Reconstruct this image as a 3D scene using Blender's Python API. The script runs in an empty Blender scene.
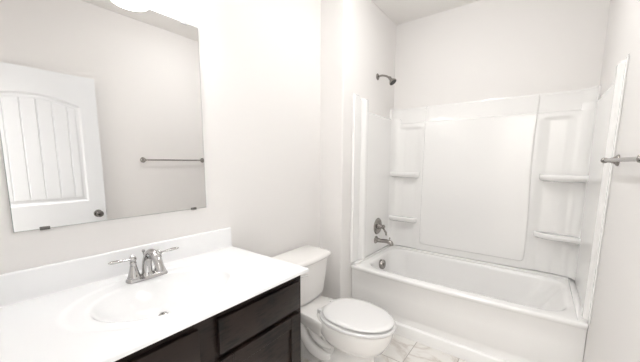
import bpy, bmesh, math, random
from mathutils import Vector, Matrix
R = math.radians
PI = math.pi
SC = bpy.context.scene
COL = SC.collection

# ------------------------------------------------------------------ camera, world, lights, exposure
W = 1.725      # right wall
J = 0.215      # left end wall of the tub alcove
H = 2.667      # ceiling
TW = -0.936    # face of the short wing wall beside the toilet
FY = -2.85     # inner face of the front wall (with the doorway)

cam_d = bpy.data.cameras.new('camera')
cam = bpy.data.objects.new('camera', cam_d)
COL.objects.link(cam)
SC.camera = cam
yaw, pit, rol, fpx = R(37.196), R(7.487), R(0.25), 288.23
F_ = Vector((-math.sin(yaw) * math.cos(pit), math.cos(yaw) * math.cos(pit), -math.sin(pit)))
R_ = Vector((math.cos(yaw), math.sin(yaw), 0))
U_ = R_.cross(F_)
R2 = R_ * math.cos(rol) + U_ * math.sin(rol)
U2 = -R_ * math.sin(rol) + U_ * math.cos(rol)
m = Matrix((R2, U2, -F_)).transposed().to_4x4()
m.translation = Vector((1.445, -2.837, 1.3416))
cam.matrix_world = m
cam_d.sensor_fit = 'HORIZONTAL'
cam_d.sensor_width = 36
cam_d.lens = fpx / 640 * 36
cam_d.shift_x = -0.338 / 640
cam_d.shift_y = (199.93 - 181) / 640
cam_d.clip_start = 0.01

SC.view_settings.view_transform = 'Standard'
SC.view_settings.look = 'None'
SC.view_settings.gamma = 1
SC.view_settings.use_curve_mapping = False
SC.view_settings.exposure = 0.06

wd = bpy.data.worlds.new('world')
SC.world = wd
wd.use_nodes = True
wd.node_tree.nodes['Background'].inputs[0].default_value = (1, .98, .95, 1)
wd.node_tree.nodes['Background'].inputs[1].default_value = 0.6

HALL_FILL_W = 60.0
BULB_W = 0.8
def light(name, kind, loc, power, color=(1, 1, 1), **kw):
    d = bpy.data.lights.new(name, kind)
    d.energy = power; d.color = color
    for k, v in kw.items(): setattr(d, k, v)
    o = bpy.data.objects.new(name, d); COL.objects.link(o); o.location = loc
    return o
light('hallway_fill_light', 'AREA', (1.2, -3.75, 2.6), HALL_FILL_W, (.99, 1, 1), shape='RECTANGLE', size=1.3, size_y=1.1)  # added fill, unseen: brightens the bathroom through the doorway

# ------------------------------------------------------------------ materials
def mat(name, color, rough=.5, metal=0, coat=0, spec=.5, emis=None, estr=0, bump=0, bscale=200):
    M = bpy.data.materials.new(name); M.use_nodes = True
    nt = M.node_tree; b = nt.nodes['Principled BSDF']
    b.inputs['Base Color'].default_value = (*color, 1)
    b.inputs['Roughness'].default_value = rough
    b.inputs['Metallic'].default_value = metal
    b.inputs['Coat Weight'].default_value = coat
    b.inputs['Coat Roughness'].default_value = .05
    b.inputs['Specular IOR Level'].default_value = spec
    if emis:
        b.inputs['Emission Color'].default_value = (*emis, 1)
        b.inputs['Emission Strength'].default_value = estr
    if bump:
        tc = nt.nodes.new('ShaderNodeTexCoord')
        n = nt.nodes.new('ShaderNodeTexNoise'); n.inputs['Scale'].default_value = bscale
        n.inputs['Detail'].default_value = 3
        bp = nt.nodes.new('ShaderNodeBump'); bp.inputs['Strength'].default_value = bump
        bp.inputs['Distance'].default_value = .002
        nt.links.new(tc.outputs['Object'], n.inputs['Vector'])
        nt.links.new(n.outputs['Fac'], bp.inputs['Height'])
        nt.links.new(bp.outputs['Normal'], b.inputs['Normal'])
    return M

M_wall = mat('wall_paint', (.876, .854, .833), .6, spec=.3, bump=.12, bscale=260)
M_ceil = mat('ceiling_paint', (.93, .91, .885), .8, spec=.2, bump=.15, bscale=180)
M_trim = mat('trim_paint', (.86, .85, .84), .35)
M_door = mat('door_paint', (.85, .86, .87), .35)
M_acr = mat('white_acrylic', (.93, .92, .905), .16, coat=.5)
M_tub = mat('tub_acrylic', (.94, .93, .915), .18, coat=.5)
M_por = mat('porcelain', (.90, .88, .855), .12, coat=.5)
M_seat = mat('seat_plastic', (.82, .81, .80), .25)
M_counter = mat('cultured_marble', (.92, .922, .925), .15, coat=.3)
M_chrome = mat('brushed_nickel', (.50, .49, .485), .06, metal=1)
M_nick = mat('satin_nickel', (.36, .34, .32), .22, metal=1)
M_dark = mat('dark_rubber', (.02, .02, .02), .5)
M_bronze = mat('dark_nickel', (.20, .19, .18), .2, metal=1)
M_mirror = mat('mirror_silver', (.83, .825, .82), .0, metal=1)
M_medge = mat('mirror_edge', (.35, .40, .38), .2)
M_clip = mat('clear_plastic', (.6, .6, .6), .2)
M_fill_dome = mat('fill_dome_glow', (.9, .9, .9), .3, emis=(1, 1, 1), estr=41)  # glow of the added ceiling fill, not a known lamp
M_shade = mat('lit_frosted_glass', (.9, .9, .9), .3, emis=(1, 1, 1), estr=12.5)

def wood_mat():
    M = bpy.data.materials.new('espresso_wood'); M.use_nodes = True
    nt = M.node_tree; b = nt.nodes['Principled BSDF']; L = nt.links.new
    tc = nt.nodes.new('ShaderNodeTexCoord')
    mp = nt.nodes.new('ShaderNodeMapping'); mp.inputs['Scale'].default_value = (30, 5, 30)
    n = nt.nodes.new('ShaderNodeTexNoise'); n.inputs['Scale'].default_value = 3; n.inputs['Detail'].default_value = 6
    n2 = nt.nodes.new('ShaderNodeTexNoise'); n2.inputs['Scale'].default_value = 9; n2.inputs['Detail'].default_value = 3
    ad = nt.nodes.new('ShaderNodeMath'); ad.operation = 'ADD'
    cr = nt.nodes.new('ShaderNodeValToRGB')
    cr.color_ramp.elements[0].position = .75; cr.color_ramp.elements[0].color = (.004, .0027, .0022, 1)
    cr.color_ramp.elements[1].position = 1.0; cr.color_ramp.elements[1].color = (.019, .0115, .0090, 1)
    L(tc.outputs['Object'], mp.inputs[0]); L(mp.outputs[0], n.inputs['Vector']); L(tc.outputs['Object'], n2.inputs['Vector'])
    L(n.outputs['Fac'], ad.inputs[0]); L(n2.outputs['Fac'], ad.inputs[1]); L(ad.outputs[0], cr.inputs[0])
    L(cr.outputs[0], b.inputs['Base Color'])
    b.inputs['Roughness'].default_value = .42; b.inputs['Specular IOR Level'].default_value = .3
    return M
M_wood = wood_mat()

def tile_mat():
    M = bpy.data.materials.new('marble_tile'); M.use_nodes = True
    nt = M.node_tree; b = nt.nodes['Principled BSDF']; L = nt.links.new
    N = nt.nodes.new
    g = N('ShaderNodeNewGeometry'); sp = N('ShaderNodeSeparateXYZ'); L(g.outputs['Position'], sp.inputs[0])
    ay = N('ShaderNodeMath'); ay.operation = 'ADD'; ay.inputs[1].default_value = 7.08; L(sp.outputs['Y'], ay.inputs[0])
    ax = N('ShaderNodeMath'); ax.operation = 'ADD'; ax.inputs[1].default_value = 2.14; L(sp.outputs['X'], ax.inputs[0])
    cb = N('ShaderNodeCombineXYZ'); L(ay.outputs[0], cb.inputs[0]); L(ax.outputs[0], cb.inputs[1])
    br = N('ShaderNodeTexBrick'); L(cb.outputs[0], br.inputs['Vector'])
    br.inputs['Scale'].default_value = 1
    br.inputs['Brick Width'].default_value = .6; br.inputs['Row Height'].default_value = .295
    br.inputs['Mortar Size'].default_value = .0028; br.inputs['Mortar Smooth'].default_value = .2
    br.inputs['Color1'].default_value = (0, 0, 0, 1); br.inputs['Color2'].default_value = (1, 1, 1, 1)
    # veins: each tile shifts the pattern
    mx = N('ShaderNodeVectorMath'); mx.operation = 'MULTIPLY_ADD'
    L(br.outputs['Color'], mx.inputs[0]); mx.inputs[1].default_value = (3.1, 1.7, .9); L(g.outputs['Position'], mx.inputs[2])
    n1 = N('ShaderNodeTexNoise'); n1.inputs['Scale'].default_value = 3.2; n1.inputs['Detail'].default_value = 5; n1.inputs['Distortion'].default_value = 1.2
    L(mx.outputs[0], n1.inputs['Vector'])
    s = N('ShaderNodeMath'); s.operation = 'SUBTRACT'; s.inputs[1].default_value = .5; L(n1.outputs['Fac'], s.inputs[0])
    a = N('ShaderNodeMath'); a.operation = 'ABSOLUTE'; L(s.outputs[0], a.inputs[0])
    cr = N('ShaderNodeValToRGB')
    cr.color_ramp.elements[0].position = 0; cr.color_ramp.elements[0].color = (.66, .615, .57, 1)
    cr.color_ramp.elements[1].position = .07; cr.color_ramp.elements[1].color = (.86, .835, .80, 1)
    e = cr.color_ramp.elements.new(.02); e.color = (.75, .71, .665, 1)
    L(a.outputs[0], cr.inputs[0])
    mix = N('ShaderNodeMix'); mix.data_type = 'RGBA'; L(br.outputs['Fac'], mix.inputs[0])
    L(cr.outputs[0], mix.inputs[6]); mix.inputs[7].default_value = (.46, .42, .385, 1)
    L(mix.outputs[2], b.inputs['Base Color'])
    b.inputs['Roughness'].default_value = .3
    bp = N('ShaderNodeBump'); bp.inputs['Strength'].default_value = .4; bp.inputs['Distance'].default_value = .002; bp.invert = True
    L(br.outputs['Fac'], bp.inputs['Height']); L(bp.outputs[0], b.inputs['Normal'])
    return M
M_tile = tile_mat()

# ------------------------------------------------------------------ helpers
def obj(name, bm, material, parent=None, smooth=40, loc=None):
    bmesh.ops.recalc_face_normals(bm, faces=bm.faces)
    me = bpy.data.meshes.new(name); bm.to_mesh(me); bm.free()
    if smooth:
        for p in me.polygons: p.use_smooth = True
        me.set_sharp_from_angle(angle=R(smooth))
    me.materials.append(material)
    o = bpy.data.objects.new(name, me); COL.objects.link(o)
    if parent:
        o.parent = parent
        o.matrix_parent_inverse = parent.matrix_basis.inverted()
    return o
def thing(name, label, cat, loc=(0, 0, 0), group=None):
    o = bpy.data.objects.new(name, None); COL.objects.link(o); o.location = loc
    o.empty_display_size = .05
    return tag(o, label, cat, group)
def tag(o, label, cat, group=None):
    o['label'] = label; o['category'] = cat
    if group: o['group'] = group
    return o
def struct(name, bm, m_, smooth=0):
    o = obj(name, bm, m_, smooth=smooth); o['kind'] = 'structure'; return o

def box(bm, x0, x1, y0, y1, z0, z1, bev=0, seg=2):
    r = bmesh.ops.create_cube(bm, size=1)
    vs = r['verts']
    for v in vs:
        v.co = Vector(((x0 + x1) / 2 + v.co.x * (x1 - x0), (y0 + y1) / 2 + v.co.y * (y1 - y0), (z0 + z1) / 2 + v.co.z * (z1 - z0)))
    if bev:
        es = list({e for v in vs for e in v.link_edges})
        bmesh.ops.bevel(bm, geom=es, offset=bev, segments=seg, affect='EDGES', profile=.5)
    return bm
def B(*a, **k): return box(bmesh.new(), *a, **k)

def loft(bm, rings, cap0=True, cap1=True, closed=True):
    R_s = [[bm.verts.new(p) for p in r] for r in rings]
    n = len(rings[0])
    for a, b in zip(R_s, R_s[1:]):
        for i in range(n if closed else n - 1):
            j = (i + 1) % n
            bm.faces.new((a[i], a[j], b[j], b[i]))
    if cap0: bm.faces.new(R_s[0][::-1])
    if cap1: bm.faces.new(R_s[-1])
    return bm
def frame(d):
    d = d.normalized()
    up = Vector((0, 0, 1)) if abs(d.z) < .9 else Vector((0, 1, 0))
    a = d.cross(up).normalized(); return a, a.cross(d)
def tube(bm, pts, rad, n=16, flat=1.0, cap=True):
    """swept tube; rad a number or a list; flat squashes the section along its second axis"""
    pts = [Vector(p) for p in pts]
    if not isinstance(rad, (list, tuple)): rad = [rad] * len(pts)
    rings = []; pa = None
    for i, p in enumerate(pts):
        d = (pts[min(i + 1, len(pts) - 1)] - pts[max(i - 1, 0)]).normalized()
        if pa is None: a, b = frame(d)
        else:
            a = (pa - d * pa.dot(d)).normalized(); b = a.cross(d)
        pa = a
        rings.append([p + (a * math.cos(2 * PI * k / n) + b * flat * math.sin(2 * PI * k / n)) * rad[i] for k in range(n)])
    return loft(bm, rings, cap, cap)
def spline(ctrl, rads=None, n=8):
    """Catmull-Rom through control points"""
    P = [Vector(c) for c in ctrl]; out = []; ro = []
    for i in range(len(P) - 1):
        p0 = P[max(i - 1, 0)]; p1 = P[i]; p2 = P[i + 1]; p3 = P[min(i + 2, len(P) - 1)]
        for k in range(n):
            t = k / n
            out.append(.5 * ((2 * p1) + (p2 - p0) * t + (2 * p0 - 5 * p1 + 4 * p2 - p3) * t * t + (3 * p1 - p0 - 3 * p2 + p3) * t ** 3))
            if rads: ro.append(rads[i] + (rads[i + 1] - rads[i]) * t)
    out.append(P[-1])
    if rads: ro.append(rads[-1]); return out, ro
    return out
def lathe(bm, prof, origin, axis, n=32):
    """profile [(radius, height)] turned about axis through origin"""
    axis = Vector(axis).normalized(); a, b = frame(axis); o = Vector(origin)
    rings = [[o + axis * h + (a * math.cos(2 * PI * k / n) + b * math.sin(2 * PI * k / n)) * max(r, 1e-4) for k in range(n)] for r, h in prof]
    return loft(bm, rings)
def ss(a, b, x):
    t = max(0, min(1, (x - a) / (b - a))); return t * t * (3 - 2 * t)
def frange(a, b, n): return [a + (b - a) * i / n for i in range(n + 1)]

def hfield(bm, us, vs, P, dep, back=0.0):
    """moulded sheet: P(u, v, d) gives the point at depth d; closed to the back plane"""
    f = [[bm.verts.new(P(u, v, dep(u, v))) for v in vs] for u in us]
    k = [[None] * len(vs) for _ in us]
    nu, nv = len(us), len(vs)
    for i in range(nu - 1):
        for j in range(nv - 1):
            bm.faces.new((f[i][j], f[i + 1][j], f[i + 1][j + 1], f[i][j + 1]))
    loop = [(i, 0) for i in range(nu)] + [(nu - 1, j) for j in range(1, nv)] + [(i, nv - 1) for i in range(nu - 2, -1, -1)] + [(0, j) for j in range(nv - 2, 0, -1)]
    bv = [bm.verts.new(P(us[i], vs[j], back)) for i, j in loop]
    n = len(loop)
    for q in range(n):
        a, b = loop[q], loop[(q + 1) % n]
        bm.faces.new((f[a[0]][a[1]], bv[q], bv[(q + 1) % n], f[b[0]][b[1]]))
    bm.faces.new(bv)
    return bm

# ------------------------------------------------------------------ room shell
T = .12
struct('floor', B(-T, W + T, -4.6, T, -.1, 0), M_tile)
struct('ceiling', B(-T, W + T, -4.6, T, H, H + .1), M_ceil)
struct('wall_left', B(-T, 0, FY - .12, T, 0, H), M_wall)
struct('wall_back', B(0, W, 0, T, 0, H), M_wall)
struct('wall_right', B(W, W + T, -4.6, T, 0, H), M_wall)
bm = bmesh.new()
# wing wall with a soft drywall corner
pr = [(0.0005, TW)] + [(J - .012 + .012 * math.sin(t), TW + .012 - .012 * math.cos(t)) for t in frange(0, PI / 2, 6)] + [(J, -.0005), (0.0005, -.0005)]
loft(bm, [[(x, y, 0.0) for x, y in pr], [(x, y, H) for x, y in pr]])
struct('wall_alcove', bm, M_wall, smooth=50)
# front wall with doorway (camera stands in it)
DX0, DX1, DZ = .86, 1.70, 2.06
bm = bmesh.new()
box(bm, 0, DX0, FY - .12, FY, 0, H); box(bm, DX1, W, FY - .12, FY, 0, H); box(bm, DX0, DX1, FY - .12, FY, DZ, H)
struct('wall_front', bm, M_wall)
# hallway behind
struct('wall_hallway_end', B(-T, W, -4.6, -4.5, 0, H), M_wall)
struct('wall_hallway_side', B(-T, 0, -4.5, FY - .12, 0, H), M_wall)
bm = bmesh.new()
box(bm, DX0 - .06, DX0, FY, FY + .015, 0, DZ + .06, .004); box(bm, DX0 - .06, DX1, FY, FY + .015, DZ, DZ + .06, .004)
struct('trim_1', bm, M_trim)
def baseboard(name, pts):
    """pts: wall run [(x,y),(x,y)], inward normal"""
    (x0, y0), (x1, y1), (nx, ny) = pts
    prof = [(0, 0), (.014, 0), (.014, .062), (.011, .072), (.008, .08), (.006, .088), (0, .09)]
    bm = bmesh.new()
    loft(bm, [[(x0 + nx * d, y0 + ny * d, z) for d, z in prof], [(x1 + nx * d, y1 + ny * d, z) for d, z in prof]])
    struct(name, bm, M_trim)
baseboard('baseboard_left', ((0, -1.854), (0, TW), (1, 0)))
baseboard('baseboard_alcove', ((0.014, TW), (J, TW), (0, -1)))
baseboard('baseboard_right', ((W, FY + .001), (W, -.90), (-1, 0)))

# ------------------------------------------------------------------ bathtub
def rrect(x0, x1, y0, y1, z, r, bow=0, nc=8, ns=14):
    pts = []
    def side(a, b):
        for k in range(1, ns): pts.append(((a[0] + (b[0] - a[0]) * k / ns), (a[1] + (b[1] - a[1]) * k / ns)))
    def corner(cx, cy, a0):
        for k in range(nc + 1):
            t = a0 + PI / 2 * k / nc; pts.append((cx + r * math.cos(t), cy + r * math.sin(t)))
    corner(x1 - r, y0 + r, -PI / 2); side((x1, y0 + r), (x1, y1 - r))
    corner(x1 - r, y1 - r, 0); side((x1 - r, y1), (x0 + r, y1))
    corner(x0 + r, y1 - r, PI / 2); side((x0, y1 - r), (x0, y0 + r))
    corner(x0 + r, y0 + r, PI); side((x0 + r, y0), (x1 - r, y0))
    out = []
    for x, y in pts:
        w = max(0, min(1, 1 - (y - y0) / (.5 * (y1 - y0)))) ** .6
        out.append((x, y - bow * w * math.sin(PI * (x - x0) / (x1 - x0)), z))
    return out
TF = -.782
tub = thing('bathtub', 'white alcove bathtub with smooth apron and oval basin along the back wall', 'bathtub', (.97, -.39, 0))
a, b = J + .002, W - .002
bk = -.003
rg = []
for z, fy, bw in [(0, -.788, .004), (.078, -.788, .004), (.086, -.785, .004), (.089, -.778, .004), (.092, -.766, .004), (.13, -.756, .008),
                  (.15, -.756, .012), (.165, -.760, .016), (.30, -.764, .022), (.425, -.768, .026), (.436, -.776, .028), (.446, -.784, .028), (.458, -.787, .028), (.466, -.783, .028), (.4695, -.774, .028)]:
    rg.append(rrect(a, b, fy, bk, z, .004, bw))
x0, x1, y0, y1 = J + .095, W - .075, -.712, -.085
rg.append(rrect(x0 - .012, x1 + .012, y0 - .012, y1 + .012, .4685, .15, .016))
rg.append(rrect(x0 - .004, x1 + .004, y0 - .004, y1 + .004, .466, .15, .014))
rg.append(rrect(x0 + .004, x1 - .006, y0 + .003, y1 - .003, .458, .15, .012))
rg.append(rrect(x0 + .008, x1 - .016, y0 + .006, y1 - .006, .44, .15, .01))
rg.append(rrect(x0 + .018, x1 - .055, y0 + .012, y1 - .014, .38, .15, .006))
rg.append(rrect(x0 + .035, x1 - .13, y0 + .024, y1 - .028, .28, .15, .003))
rg.append(rrect(x0 + .052, x1 - .21, y0 + .036, y1 - .042, .18, .15))
rg.append(rrect(x0 + .068, x1 - .26, y0 + .052, y1 - .058, .12, .145))
rg.append(rrect(x0 + .095, x1 - .31, y0 + .085, y1 - .09, .092, .12))
rg.append(rrect(x0 + .16, x1 - .38, y0 + .15, y1 - .15, .085, .08))
bm = loft(bmesh.new(), rg)
obj('tub_shell', bm, M_tub, tub, smooth=60)
bm = bmesh.new()   # raised ledge on the three wall sides
box(bm, a, b, -.050, bk, .466, .4845, .006); box(bm, a, a + .04, -.76, -.045, .466, .4845, .006); box(bm, b - .045, b, -.76, -.045, .466, .4845, .006)
obj('wall_ledge', bm, M_tub, tub)
OVX, OVZ = x0 + .02, .395
bm = bmesh.new()
lathe(bm, [(.044, -.01), (.046, .006), (.044, .020), (.040, .025), (.012, .026)], (OVX, -.415, OVZ), (1, 0, .12), 32)
lathe(bm, [(.010, .024), (.010, .030), (.004, .032)], (OVX, -.415, OVZ), (1, 0, .12), 16)
ov = obj('overflow_plate', bm, M_nick, tub); ov['label'] = 'nickel overflow plate'
bm = bmesh.new(); lathe(bm, [(.034, 0), (.034, .004), (.022, .009)], (.52, -.40, .085), (0, 0, 1), 24)
obj('drain', bm, M_nick, tub)['label'] = 'nickel drain'

# ------------------------------------------------------------------ moulded surround
sur = thing('tub_surround', 'glossy white moulded wall surround with shelves above the bathtub', 'tub surround', (.97, -.02, .486))
ZB = .490
def rpad(x, z, x0, x1, z0, z1, r, soft):
    """1 inside a rounded rectangle, 0 outside, soft edge"""
    cx, cz = (x0 + x1) / 2, (z0 + z1) / 2
    qx, qz = abs(x - cx) - (x1 - x0) / 2 + r, abs(z - cz) - (z1 - z0) / 2 + r
    d = math.hypot(max(qx, 0), max(qz, 0)) + min(max(qx, qz), 0) - r
    return 1 - ss(-soft, soft, d)
def cove(s, r):
    return r - math.sqrt(max(0, r * r - (r - s) ** 2)) if s < r else 0
BX0, BX1 = J, W
SIDE = .028
def back_d(x, z):
    d = .040
    wav = .006 * math.sin((z - .5) * 5.2)
    d += .012 * rpad(x, z, .552, 1.392 + wav, .55, 2.3, .03, .004)
    for (n0, n1) in ((J + .105, .515), (1.432, W - .115)):
        d -= .015 * (1 - ss(1.655, 1.69, z)) * ss(n0 - .03, n0 + .05, x) * (1 - ss(n1 - .05, n1 + .03, x))
    d -= .016 * ss(1.712, 1.722, z) * 1.0
    d -= .006 * ss(1.722, 1.86, z)
    d -= .012 * ss(1.848, 1.862, z)
    d += cove(x - J - SIDE, .075) + cove(W - .014 - x, .075)
    return max(d, .006)
us = frange(J + .001, .30, 14) + frange(.30, .56, 46)[1:] + frange(.56, 1.37, 24)[1:] + frange(1.37, 1.66, 52)[1:] + frange(1.66, W - .001, 12)[1:]
vs = frange(ZB, .60, 24) + frange(.60, 1.62, 30)[1:] + frange(1.62, 1.865, 46)[1:]
bm = hfield(bmesh.new(), us, vs, lambda u, v, d: (u, -d, v), back_d, .0015)
obj('back_panel', bm, M_acr, sur, smooth=35)
def side_panel(left):
    sx = J if left else W; sg = 1 if left else -1
    ye = .800 if left else .895          # outer edge of the flange
    c0, c1 = (.600, .662) if left else (.765, .835)
    base, rise, lip = (.028, .018, .022) if left else (.014, .012, .008)
    taper = 0 if left else .08
    ztc, ztl = (1.862, 1.885) if left else (1.822, 1.835)
    zm = 1.765
    def zt(s):
        if s > c0 - .012: return ztl if s > c1 + .035 else ztc
        return zm
    def dep(s, z):
        d = base
        d -= base * .5 * ss(zt(s) - .012, zt(s), z)
        d += rise * ss(c0 - .012, c0 + .016, s) * (1 - ss(c1 - .018, c1 + .010, s))
        d -= base * .6 * ss(c1 - .005, c1 + .015, s)
        d += (lip - base * .4) * (ss(ye - .022, ye - .014, s) - ss(ye - .006, ye, s))
        d += cove(s - .04, .07) * (1 if left else 1)
        return max(d, .003)
    us = frange(.002, .12, 14) + frange(.12, c0 - .02, 12)[1:] + frange(c0 - .0135, ye, 70)
    vs = frange(0, .95, 20) + frange(.95, 1, 12)[1:]
    def P(u, v, d): return (sx + sg * d, -u * (1 - taper * (1 - v)), ZB + v * (zt(u) - ZB))
    bm = hfield(bmesh.new(), us, vs, P, lambda u, v: dep(u, ZB + v * (zt(u) - ZB)), .0015)
    obj('side_panel', bm, M_acr, sur, smooth=35)
side_panel(True); side_panel(False)

def shelf(x0, x1, z, side, dy=.095, ext=0):
    """ledge rounded at its free end; side=-1: free end at x1 (left corner), +1: free end at x0"""
    ring2d = []
    y_b = -.012
    if side < 0:
        ring2d = [(x0, y_b), (x0, -dy)]
        cx = x1 - dy * .8
        ring2d += [(cx + dy * .8 * math.sin(t), -.02 - (dy - .02) * math.cos(t)) for t in frange(0, PI / 2, 10)]
        ring2d += [(x1, y_b)]
    else:
        cx = x0 + dy * .8
        ring2d = [(x0, y_b)]
        ring2d += [(cx - dy * .8 * math.cos(t), -.02 - (dy - .02) * math.sin(t)) for t in frange(0, PI / 2, 10)]
        ring2d += [(x1 - .10, -dy - .002), (x1 - .04, -dy - .006), (x1, -dy - .02), (x1, y_b)]
    n = len(ring2d); ccx = sum(p[0] for p in ring2d) / n; ccy = y_b
    def ins(k, dz):
        if side < 0: return [(ccx + (x - ccx) * (1 - k * .35), ccy + (y - ccy) * (1 - k), z + dz) for x, y in ring2d]
        return [(x + (x1 - x) * k * (.5 if y < -.06 else .2), y - y * k * (1 if y > -dy - .03 else .1), z + dz) for x, y in ring2d]
    rings = [ins(.50, -.056), ins(.20, -.048), ins(.05, -.038), ins(0, -.026), ins(0, -.010), ins(.02, -.003), ins(.07, 0), ins(.13, -.004)]
    bm = loft(bmesh.new(), rings)
    return obj('shelf', bm, M_acr, sur, smooth=50)
for zl, zr in ((1.247, 1.258), (.802, .812)):
    shelf(J + .02, .520, zl, -1)
    shelf(1.440, W - .006, zr, 1, dy=.135)

# ------------------------------------------------------------------ shower head, valve, spout
SX, SY = J, -.378
sh = thing('wall_shower', 'nickel shower head on bent arm mounted high on alcove wall', 'shower head', (SX, SY, 2.10))
bm = bmesh.new(); lathe(bm, [(.028, 0), (.028, .004), (.020, .010), (.010, .013)], (SX, SY, 2.10), (1, 0, 0), 28)
obj('wall_flange', bm, M_nick, sh)
bm = bmesh.new()
tube(bm, spline([(SX, SY, 2.10), (SX + .04, SY, 2.104), (SX + .085, SY, 2.092), (SX + .12, SY, 2.068)]), .0085)
obj('shower_arm', bm, M_nick, sh)
hd = Vector((.62, 0, -.78)).normalized()
bm = bmesh.new()
lathe(bm, [(.009, -.012), (.013, -.006), (.014, .004), (.013, .014), (.015, .022), (.026, .034), (.033, .045), (.034, .052), (.030, .054)], (SX + .118, SY, 2.071), hd, 32)
h = obj('spray_head', bm, M_nick, sh)
bm = bmesh.new(); lathe(bm, [(.029, .0545), (.029, .0565), (.005, .057)], (SX + .118, SY, 2.071), hd, 32)
obj('spray_face', bm, M_dark, h)['label'] = 'dark rubber nozzle face'

VX, VY, VZ = J + SIDE, -.345, .735
va = thing('shower_valve', 'round nickel shower valve with lever handle above the tub spout', 'shower valve', (VX, VY, VZ))
bm = bmesh.new(); lathe(bm, [(.078, 0), (.079, .003), (.074, .010), (.055, .014), (.032, .016), (.030, .022)], (VX, VY, VZ), (1, 0, 0), 48)
obj('escutcheon', bm, M_nick, va)
bm = bmesh.new(); lathe(bm, [(.026, .016), (.024, .035), (.018, .048), (.020, .056), (.021, .066), (.014, .074), (.004, .077)], (VX, VY, VZ), (1, 0, 0), 32)
hb = obj('handle', bm, M_nick, va)
bm = bmesh.new()
p, r_ = spline([(VX + .060, VY, VZ), (VX + .068, VY + .008, VZ - .03), (VX + .082, VY + .014, VZ - .055), (VX + .085, VY + .018, VZ - .082)], [.009, .0075, .0095, .006])
tube(bm, p, r_, 14)
obj('lever', bm, M_nick, hb)

PX, PY, PZ = J + SIDE, -.375, .608
tsp = thing('tub_spout', 'nickel tub spout with diverter knob below the shower valve', 'tub spout', (PX, PY, PZ))
bm = bmesh.new()
lathe(bm, [(.036, 0), (.037, .004), (.034, .010), (.026, .016), (.020, .024)], (PX, PY, PZ), (1, 0, 0), 32)
p, r_ = spline([(PX + .01, PY, PZ), (PX + .05, PY, PZ - .002), (PX + .10, PY, PZ + .002), (PX + .14, PY, PZ), (PX + .158, PY, PZ - .012), (PX + .162, PY, PZ - .032)], [.024, .0185, .019, .021, .020, .018])
tube(bm, p, r_, 20)
obj('spout_body', bm, M_nick, tsp, smooth=60)
bm = bmesh.new(); lathe(bm, [(.004, .012), (.004, .030), (.008, .033), (.008, .040), (.003, .043)], (PX + .142, PY, PZ), (0, 0, 1), 16)
obj('diverter_knob', bm, M_nick, tsp)

# ------------------------------------------------------------------ vanity
CY = -2.335
Y0, Y1 = -2.832, -1.838       # cabinet ends
FX = .570                     # face frame plane
ZT_ = .828
van = thing('vanity_cabinet', 'dark espresso wood vanity cabinet under the white countertop', 'cabinet', (.28, CY, 0))
bm = bmesh.new()
# hollow carcass: front, ends, back, bottom, plinth (the sink bowl hangs inside)
box(bm, FX - .02, FX, Y0, Y1, .09, ZT_, .0015, 1)
box(bm, .002, FX - .02, Y0, Y0 + .016, .09, ZT_); box(bm, .002, FX - .02, Y1 - .016, Y1, .09, ZT_)
box(bm, .002, .014, Y0 + .016, Y1 - .016, .09, ZT_); box(bm, .014, FX - .02, Y0 + .016, Y1 - .016, .09, .106)
box(bm, .002, FX - .07, Y0 + .003, Y1 - .003, 0, .09)
obj('cabinet_body', bm, M_wood, van, smooth=30)
def slab(y0, y1, z0, z1):
    return B(FX, FX + .02, y0, y1, z0, z1, .004, 2)
def shaker(y0, y1, z0, z1, st=.057):
    bm = bmesh.new()
    box(bm, FX, FX + .02, y0, y0 + st, z0, z1, .002, 1); box(bm, FX, FX + .02, y1 - st, y1, z0, z1, .002, 1)
    box(bm, FX, FX + .02, y0 + st, y1 - st, z0, z0 + st, .002, 1); box(bm, FX, FX + .02, y0 + st, y1 - st, z1 - st, z1, .002, 1)
    return bm
for k, (ya, yb) in enumerate(((-2.297, -1.868), (-2.805, -2.370))):
    obj('drawer_front', slab(ya, yb, .655, .789), M_wood, van, smooth=30)
    d = obj('door', shaker(ya, yb, .115, .632), M_wood, van, smooth=30)
    bm = B(FX + .001, FX + .010, ya + .05, yb - .05, .165, .585)
    obj('door_panel', bm, M_wood, d, smooth=30)

# countertop with integral basin
ct = thing('vanity_countertop', 'white cultured marble countertop with integral oval sink on the vanity', 'countertop', (.30, CY, .822))
CZ, CB = .8455, .829
CX1, CYa, CYb = .611, -2.846, -1.826
scx, scy, sax, say = .325, CY, .182, .252
def ctz(x, y):
    e = math.hypot((x - scx) / sax, (y - scy) / say)
    eo = math.hypot((x - scx + .008) / (sax + .058), (y - scy) / (say + .072))
    z = CZ - .0032 * (1 - ss(.95, 1.03, eo))
    if e < 1.06:
        t = min(e, 1.0)
        dp = .104 * (1 - t ** 2.6) ** 1.02 if t < 1 else 0
        rim = .006 * (1 - ss(.93, 1.06, e))
        z -= dp * 0.97 + rim
    e2 = math.hypot(x - .300, y - CY + .02)          # drain seat
    z -= .004 * (1 - ss(.022, .03, e2))
    ed = min(CX1 - x, CYb - y, y - CYa)
    z -= cove(max(ed, 0), .007)
    return z
us = frange(.0015, .06, 4) + frange(.06, .57, 128)[1:] + frange(.57, .60, 3)[1:] + frange(.60, CX1, 7)[1:]
vs = frange(CYa, CYa + .008, 4) + frange(CYa + .008, -2.68, 8)[1:] + frange(-2.68, -1.99, 150)[1:] + frange(-1.99, CYb - .008, 10)[1:] + frange(CYb - .008, CYb, 6)[1:]
bm = hfield(bmesh.new(), us, vs, lambda u, v, d: (u, v, d), ctz, CB)
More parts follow.
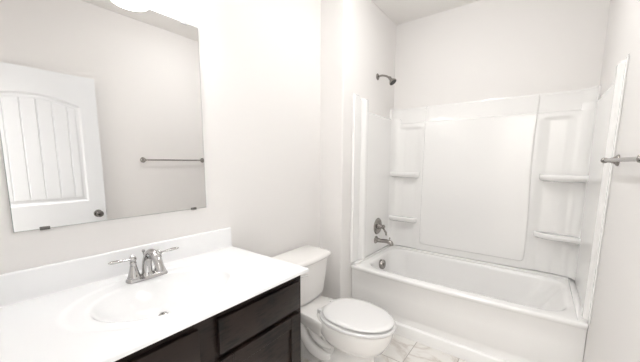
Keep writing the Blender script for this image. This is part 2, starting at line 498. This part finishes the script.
# the closing underside is flat; the bowl hangs below it
bmesh.ops.delete(bm, geom=[f for f in bm.faces if len(f.verts) > 4], context='FACES_ONLY')
obj('counter_slab', bm, M_counter, ct, smooth=50)
bm = bmesh.new()
prof = [(.0015, CZ - .003), (.024, CZ - .003), (.021, CZ + .003), (.0185, CZ + .01), (.018, CZ + .104), (.0165, CZ + .109), (.013, CZ + .111), (.0015, CZ + .111)]
loft(bm, [[(x, CYa + .001, z) for x, z in prof], [(x, CYb - .002, z) for x, z in prof]])
obj('backsplash', bm, M_counter, ct, smooth=50)
dz_ = ctz(.300, CY - .02) + .001
bm = bmesh.new(); lathe(bm, [(.021, 0), (.0215, .002), (.018, .0035), (.0155, .001)], (.300, CY - .02, dz_), (0, 0, 1), 32)
dr = obj('drain', bm, M_nick, ct); dr['label'] = 'nickel sink drain'
bm = bmesh.new(); lathe(bm, [(.004, 0), (.004, .004), (.0125, .006), (.013, .008), (.004, .011)], (.300, CY - .02, dz_ + .003), (0, 0, 1), 24)
obj('stopper', bm, M_chrome, dr)

# faucet
fx, fz = .122, CZ - .004
fa = thing('faucet', 'brushed nickel two handle centerset faucet behind the sink basin', 'faucet', (fx, CY, fz))
bm = bmesh.new()
def oval(ax, ay, z, n=48):
    out = []
    for k in range(n):
        t = 2 * PI * k / n
        c, s = math.cos(t), math.sin(t)
        out.append((fx + ax * math.copysign(abs(c) ** .8, c), CY + (ay - ax) * math.copysign(min(1, abs(s) * 1.6), s) * 1 + ax * s, z))
    return out
loft(bm, [oval(.029, .082, fz), oval(.029, .082, fz + .006), oval(.026, .079, fz + .011), oval(.024, .077, fz + .014), oval(.020, .073, fz + .017)])
obj('base_plate', bm, M_chrome, fa, smooth=50)
for s in (-1, 1):
    hy = CY + s * .051
    bm = bmesh.new()
    lathe(bm, [(.025, .012), (.0255, .018), (.023, .024), (.0195, .034), (.0165, .048), (.0135, .062), (.0115, .074), (.0125, .078), (.0125, .082), (.010, .085)], (fx, hy, fz), (0, 0, 1), 32)
    lathe(bm, [(.006, .083), (.0115, .087), (.014, .094), (.0125, .102), (.008, .108), (.003, .112)], (fx, hy, fz), (0, 0, 1), 24)
    hnd = obj('handle', bm, M_chrome, fa, smooth=50)
    bm = bmesh.new()
    p, r_ = spline([(fx, hy + s * .008, fz + .096), (fx + .002, hy + s * .032, fz + .098), (fx + .004, hy + s * .055, fz + .100), (fx + .006, hy + s * .078, fz + .101), (fx + .006, hy + s * .088, fz + .101)], [.0055, .0062, .009, .0085, .003])
    tube(bm, p, r_, 14, .7)
    obj('lever', bm, M_chrome, hnd, smooth=60)
bm = bmesh.new()
lathe(bm, [(.025, .012), (.025, .018), (.022, .024), (.019, .030)], (fx, CY, fz), (0, 0, 1), 32)
p, r_ = spline([(fx, CY, fz + .018), (fx + .002, CY, fz + .06), (fx + .022, CY, fz + .100), (fx + .058, CY, fz + .122), (fx + .098, CY, fz + .108), (fx + .124, CY, fz + .078), (fx + .130, CY, fz + .060)], [.0215, .0185, .0175, .0170, .0160, .0150, .0155])
tube(bm, p, r_, 20)
obj('spout', bm, M_chrome, fa, smooth=60)
bm = bmesh.new(); lathe(bm, [(.003, .02), (.003, .108), (.006, .110), (.007, .116), (.004, .121)], (fx - .022, CY, fz), (0, 0, 1), 16)
obj('lift_rod', bm, M_chrome, fa)

# ------------------------------------------------------------------ mirror
MY0, MY1, MZ0, MZ1 = -2.702, -1.972, 1.0936, 2.0116
mi = thing('wall_mirror', 'large frameless rectangular mirror on the wall above the vanity', 'mirror', (.004, (MY0 + MY1) / 2, MZ0))
obj('mirror_back', B(.001, .0055, MY0, MY1, MZ0, MZ1), M_medge, mi, smooth=0)
bm = bmesh.new(); vv = [bm.verts.new(c) for c in ((.006, MY0 + .0012, MZ0 + .0012), (.006, MY1 - .0012, MZ0 + .0012), (.006, MY1 - .0012, MZ1 - .0012), (.006, MY0 + .0012, MZ1 - .0012))]
bm.faces.new(vv)
r = bmesh.ops.extrude_face_region(bm, geom=bm.faces[:])
for v in r['geom']:
    if isinstance(v, bmesh.types.BMVert): v.co.x -= .0004
obj('mirror_glass', bm, M_mirror, mi, smooth=0)
for (cy_, z_, s) in ((-2.622, MZ0, -1), (-2.045, MZ0, -1), (-2.045, MZ1, 1), (-2.622, MZ1, 1)):
    bm = bmesh.new()
    box(bm, .001, .010, cy_ - .014, cy_ + .014, z_ + (0.0005 if s > 0 else -.004), z_ + (.006 if s > 0 else -.0005), .0005, 1)
    box(bm, .0067, .010, cy_ - .014, cy_ + .014, min(z_, z_ - s * .008), max(z_, z_ - s * .008), .001, 1)
    obj('mirror_clip', bm, M_bronze if s < 0 else M_clip, mi)

# ------------------------------------------------------------------ vanity light
vl = thing('vanity_light', 'two shade vanity light fixture on the wall above the mirror', 'wall light', (.0, CY, 2.2))
bm = bmesh.new()
box(bm, .001, .022, CY - .22, CY + .22, 2.215, 2.285, .006)
obj('back_plate', bm, M_chrome, vl)
for s in (-1, 1):
    ly = CY + s * .118 - .015
    lx = .12
    bm = bmesh.new()
    tube(bm, spline([(.02, ly, 2.25), (.07, ly, 2.258), (.115, ly, 2.25), (lx, ly, 2.225), (lx, ly, 2.20)]), .007)
    lathe(bm, [(.012, 0), (.026, -.006), (.030, -.020), (.030, -.034)], (lx, ly, 2.215), (0, 0, 1), 24)
    obj('arm', bm, M_chrome, vl)
    pr = [(.028, 2.188), (.040, 2.176), (.052, 2.150), (.060, 2.115), (.068, 2.080), (.075, 2.058), (.073, 2.057), (.065, 2.080), (.057, 2.115), (.049, 2.148), (.037, 2.172), (.024, 2.184)]
    bm = bmesh.new(); n = 32
    rings = [[(lx + r * math.cos(2 * PI * k / n), ly + r * math.sin(2 * PI * k / n), z) for k in range(n)] for r, z in pr]
    loft(bm, rings)
    sd = obj('lamp_shade', bm, M_shade, vl, smooth=60); sd['label'] = 'lit frosted glass bell shade'
    q = light('bulb_light', 'POINT', (lx, ly, 2.09), BULB_W, (.99, 1, 1), shadow_soft_size=.03)
    q.parent = vl; q.matrix_parent_inverse = vl.matrix_basis.inverted()

# added glowing dome on the ceiling, out of view, to brighten the upper walls
LX, LY = .88, -1.22
cl = thing('added_fill_light', 'added round fill light, unseen, above the middle of the bathroom', 'fill light', (LX, LY, H))
bm = bmesh.new(); lathe(bm, [(.165, 0), (.168, -.012), (.160, -.020), (.150, -.020)], (LX, LY, H), (0, 0, 1), 40)
obj('trim_ring', bm, M_chrome, cl)
bm = bmesh.new(); lathe(bm, [(.152, -.012), (.150, -.030), (.135, -.055), (.105, -.078), (.06, -.093), (.002, -.098)], (LX, LY, H), (0, 0, 1), 40)
obj('fill_dome', bm, M_fill_dome, cl, smooth=60)


# ------------------------------------------------------------------ toilet
TY = -1.357
to = thing('toilet', 'white porcelain toilet with closed lid between vanity and tub', 'toilet', (.02, TY, 0))
def egg(xb, xf, hw, z, n=48, p=.9, wide=.5, yoff=0):
    """closed outline; xb back, xf front; wide: where the widest point lies"""
    xm = xb + (xf - xb) * wide; out = []
    for k in range(n):
        t = 2 * PI * k / n; c, s = math.cos(t), math.sin(t)
        a_ = (xf - xm) if c > 0 else (xm - xb)
        pw = 1.0 if c > 0 else p
        out.append((xm + a_ * math.copysign(abs(c) ** pw, c), TY + yoff + hw * math.copysign(abs(s) ** pw, s), z))
    return out
bm = bmesh.new()
loft(bm, [egg(.30, .745, .108, 0, p=.6, wide=.6), egg(.30, .745, .108, .012, p=.6, wide=.6), egg(.34, .74, .102, .03, p=.6, wide=.65),
          egg(.44, .735, .084, .08, p=.6, wide=.6), egg(.465, .735, .080, .14, p=.65, wide=.55), egg(.47, .737, .080, .185, p=.7, wide=.5), egg(.44, .760, .106, .203, p=.8, wide=.5), egg(.40, .790, .138, .222, p=.8, wide=.5),
          egg(.36, .815, .160, .265, p=.9, wide=.5), egg(.34, .836, .174, .31, wide=.5), egg(.335, .844, .179, .345, wide=.5), egg(.34, .846, .180, .364, wide=.5), egg(.345, .840, .174, .369, wide=.5)])
# deck under the tank, flowing into the bowl
def rr2(x0, x1, hw, z, r=.03, hw2=None):
    hw2 = hw2 or hw
    pts = []
    for cx, sy, a0, h_ in ((x1 - r, -1, -PI / 2, hw2), (x1 - r, 1, 0, hw2), (x0 + r, 1, PI / 2, hw), (x0 + r, -1, PI, hw)):
        for k in range(7):
            t = a0 + PI / 2 * k / 6; pts.append((cx + r * math.cos(t), TY + sy * (h_ - r) + r * math.sin(t), z))
    return pts
loft(bm, [rr2(.10, .42, .055, .225, hw2=.10), rr2(.07, .44, .085, .27, hw2=.13), rr2(.045, .46, .112, .315, hw2=.152), rr2(.04, .47, .118, .335, hw2=.162), rr2(.04, .47, .12, .356, hw2=.163), rr2(.045, .465, .115, .363, hw2=.158)])
# inner spine of the foot and the sculpted trapway on each side
loft(bm, [rr2(.14, .50, .085, 0), rr2(.14, .50, .085, .02), rr2(.16, .50, .055, .05), rr2(.13, .50, .05, .14), rr2(.10, .50, .055, .26)])
for s in (-1, 1):
    p, r_ = spline([(.10, TY + s * .060, .315), (.155, TY + s * .068, .285), (.215, TY + s * .072, .225), (.262, TY + s * .074, .15), (.325, TY + s * .074, .095), (.40, TY + s * .060, .070), (.45, TY + s * .040, .075)], [.040, .044, .042, .038, .038, .034, .030])
    tube(bm, p, r_, 18)
    p, r_ = spline([(.20, TY + s * .062, .318), (.285, TY + s * .068, .265), (.330, TY + s * .070, .195), (.39, TY + s * .056, .150), (.45, TY + s * .04, .14)], [.028, .030, .026, .022, .018])
    tube(bm, p, r_, 16)
bw = obj('bowl', bm, M_por, to, smooth=50)
# tank
def tankring(x0, x1, hw, z, bulge=.02, r=.028):
    pts = []
    for cx, sy, a0 in ((x1 - r, -1, -PI / 2), (x1 - r, 1, 0), (x0 + .012, 1, PI / 2), (x0 + .012, -1, PI)):
        rr_ = r if cx == x1 - r else .012
        for k in range(9):
            t = a0 + PI / 2 * k / 8; pts.append([cx + rr_ * math.cos(t), TY + sy * (hw - rr_) + rr_ * math.sin(t), z])
    # add points on the front for the bow
    i0 = 8
    f = [[x1, TY - (hw - r) + 2 * (hw - r) * k / 12, z] for k in range(1, 12)]
    pts = pts[:9] + f + pts[9:]
    for q in pts:
        w = (q[0] - x0) / (x1 - x0)
        q[0] += bulge * w * max(0, 1 - ((q[1] - TY) / hw) ** 2)
    return [tuple(q) for q in pts]
bm = loft(bmesh.new(), [tankring(.050, .205, .158, .363), tankring(.040, .220, .172, .372), tankring(.036, .228, .178, .40), tankring(.032, .238, .190, .50), tankring(.030, .247, .203, .635), tankring(.030, .248, .204, .655)])
obj('tank', bm, M_por, to, smooth=50)
bm = loft(bmesh.new(), [tankring(.028, .250, .207, .655), tankring(.022, .262, .217, .661), tankring(.020, .266, .221, .673), tankring(.020, .266, .221, .682), tankring(.024, .260, .216, .691), tankring(.035, .248, .204, .696)])
obj('tank_lid', bm, M_por, to, smooth=50)
bm = bmesh.new(); lathe(bm, [(.012, 0), (.012, .006), (.008, .012)], (.254, TY - .140, .606), (1, 0, 0), 20)
p, r_ = spline([(.268, TY - .140, .606), (.274, TY - .110, .602), (.276, TY - .075, .598)], [.006, .0055, .0075]); tube(bm, p, r_, 12)
obj('flush_lever', bm, M_seat, to)['label'] = 'white flush lever'
# seat, lid, hinges
def seatstack(name, xb, xf, hw, z0, th, dome=0):
    R__ = [egg(xb + .016, xf - .016, hw - .016, z0 - .001, p=.8, wide=.46), egg(xb + .010, xf - .010, hw - .010, z0 + .001, p=.8, wide=.46), egg(xb, xf, hw, z0 + .004, p=.8, wide=.46), egg(xb, xf, hw, z0 + th - .006, p=.8, wide=.46), egg(xb + .005, xf - .005, hw - .005, z0 + th, p=.8, wide=.46)]
    if dome:
        R__ += [egg(xb + .03, xf - .03, hw - .03, z0 + th + dome * .6, p=.8, wide=.46), egg(xb + .09, xf - .09, hw - .085, z0 + th + dome, p=.8, wide=.46)]
    return obj(name, loft(bmesh.new(), R__), M_seat, to, smooth=50)
seatstack('seat', .378, .858, .186, .3755, .017)
seatstack('seat_lid', .395, .846, .173, .4005, .014, .004)
for s in (-1, 1):
    bm = bmesh.new(); box(bm, .362, .398, TY + s * .072 - .013, TY + s * .072 + .013, .3635, .396, .006, 3)
    obj('seat_hinge', bm, M_seat, to)
    bm = bmesh.new(); lathe(bm, [(.014, 0), (.014, .010), (.009, .017)], (.40, TY + s * .108, .012), (0, s * .25, 1), 20)
    obj('bolt_cap', bm, M_seat, to)

# ------------------------------------------------------------------ door leaf folded back against the right wall
dy0, dy1 = -2.772, -1.961
dxf, dxb = 1.655, 1.690
do = thing('door_leaf', 'white two panel beadboard door opened flat against the right wall', 'door', (1.67, dy0, 0))
def arch(y):
    c = -2.366; t = (y - c) / .292
    return 1.782 + .068 * max(0, 1 - t * t)
def door_d(y, z):
    d = .035
    pa, pb = -2.656, -2.076
    def pad(zb, ztf):
        e = min(y - pa, pb - y, z - zb, ztf - z)
        return e
    for e in (pad(1.000, arch(y)), pad(.24, .80)):
        if e > -.004:
            d = .035 - .012 * ss(-.002, .016, e) + .007 * ss(.026, .044, e)
            if e > .044:
                g = abs(((y - pa - .044 + .045 - .0) % .0897) - .045)
                d -= .005 * (1 - ss(.001, .0045, g))
            break
    return d
us = frange(dy0, -2.66, 4) + frange(-2.66, -2.072, 260)[1:] + frange(-2.072, dy1, 5)[1:]
vs = frange(.012, .235, 3) + frange(.235, .275, 12)[1:] + frange(.275, .75, 4)[1:] + frange(.75, .825, 16)[1:] + frange(.825, .865, 2)[1:] + frange(.865, .995, 2)[1:] + frange(.995, 1.05, 18)[1:] + frange(1.05, 1.73, 8)[1:] + frange(1.73, 1.855, 64)[1:] + frange(1.855, 2.032, 3)[1:]
bm = hfield(bmesh.new(), us, vs, lambda u, v, d: (dxb - d, u, v), door_d, 0)
obj('door_panel', bm, M_door, do, smooth=35)
bm = bmesh.new()
lathe(bm, [(.032, 0), (.033, .003), (.028, .008), (.012, .011), (.011, .028), (.020, .034), (.027, .044), (.028, .052), (.023, .060), (.010, .064)], (dxf, dy1 - .062, .884), (-1, 0, 0), 32)
obj('door_knob', bm, M_bronze, do, smooth=50)['label'] = 'dark polished round knob'
obj('latch_plate', B(dxf + .006, dxb - .006, dy1 - .001, dy1 + .003, .857, .911, .001, 1), M_bronze, do)
for z in (.25, 1.02, 1.82):
    bm = bmesh.new(); lathe(bm, [(.006, -.045), (.006, .045)], (dxb + .004, dy0 + .002, z), (0, 0, 1), 12)
    obj('hinge', bm, M_bronze, do)

# ------------------------------------------------------------------ towel bar
TZ = 1.355
tb = thing('towel_bar', 'brushed nickel towel bar mounted on the right wall beside the tub', 'towel bar', (W, -1.37, TZ))
for y in (-.965, -1.600):
    bm = bmesh.new()
    lathe(bm, [(.026, 0), (.027, .003), (.024, .008), (.018, .012), (.0125, .022), (.010, .030), (.0095, .036), (.0125, .042), (.013, .050), (.010, .057), (.003, .060)], (W, y, TZ), (-1, 0, 0), 32)
    obj('post', bm, M_nick, tb, smooth=50)
bm = bmesh.new(); tube(bm, [(W - .046, -.965, TZ), (W - .046, -1.600, TZ)], .0075, 20)
obj('bar', bm, M_nick, tb)
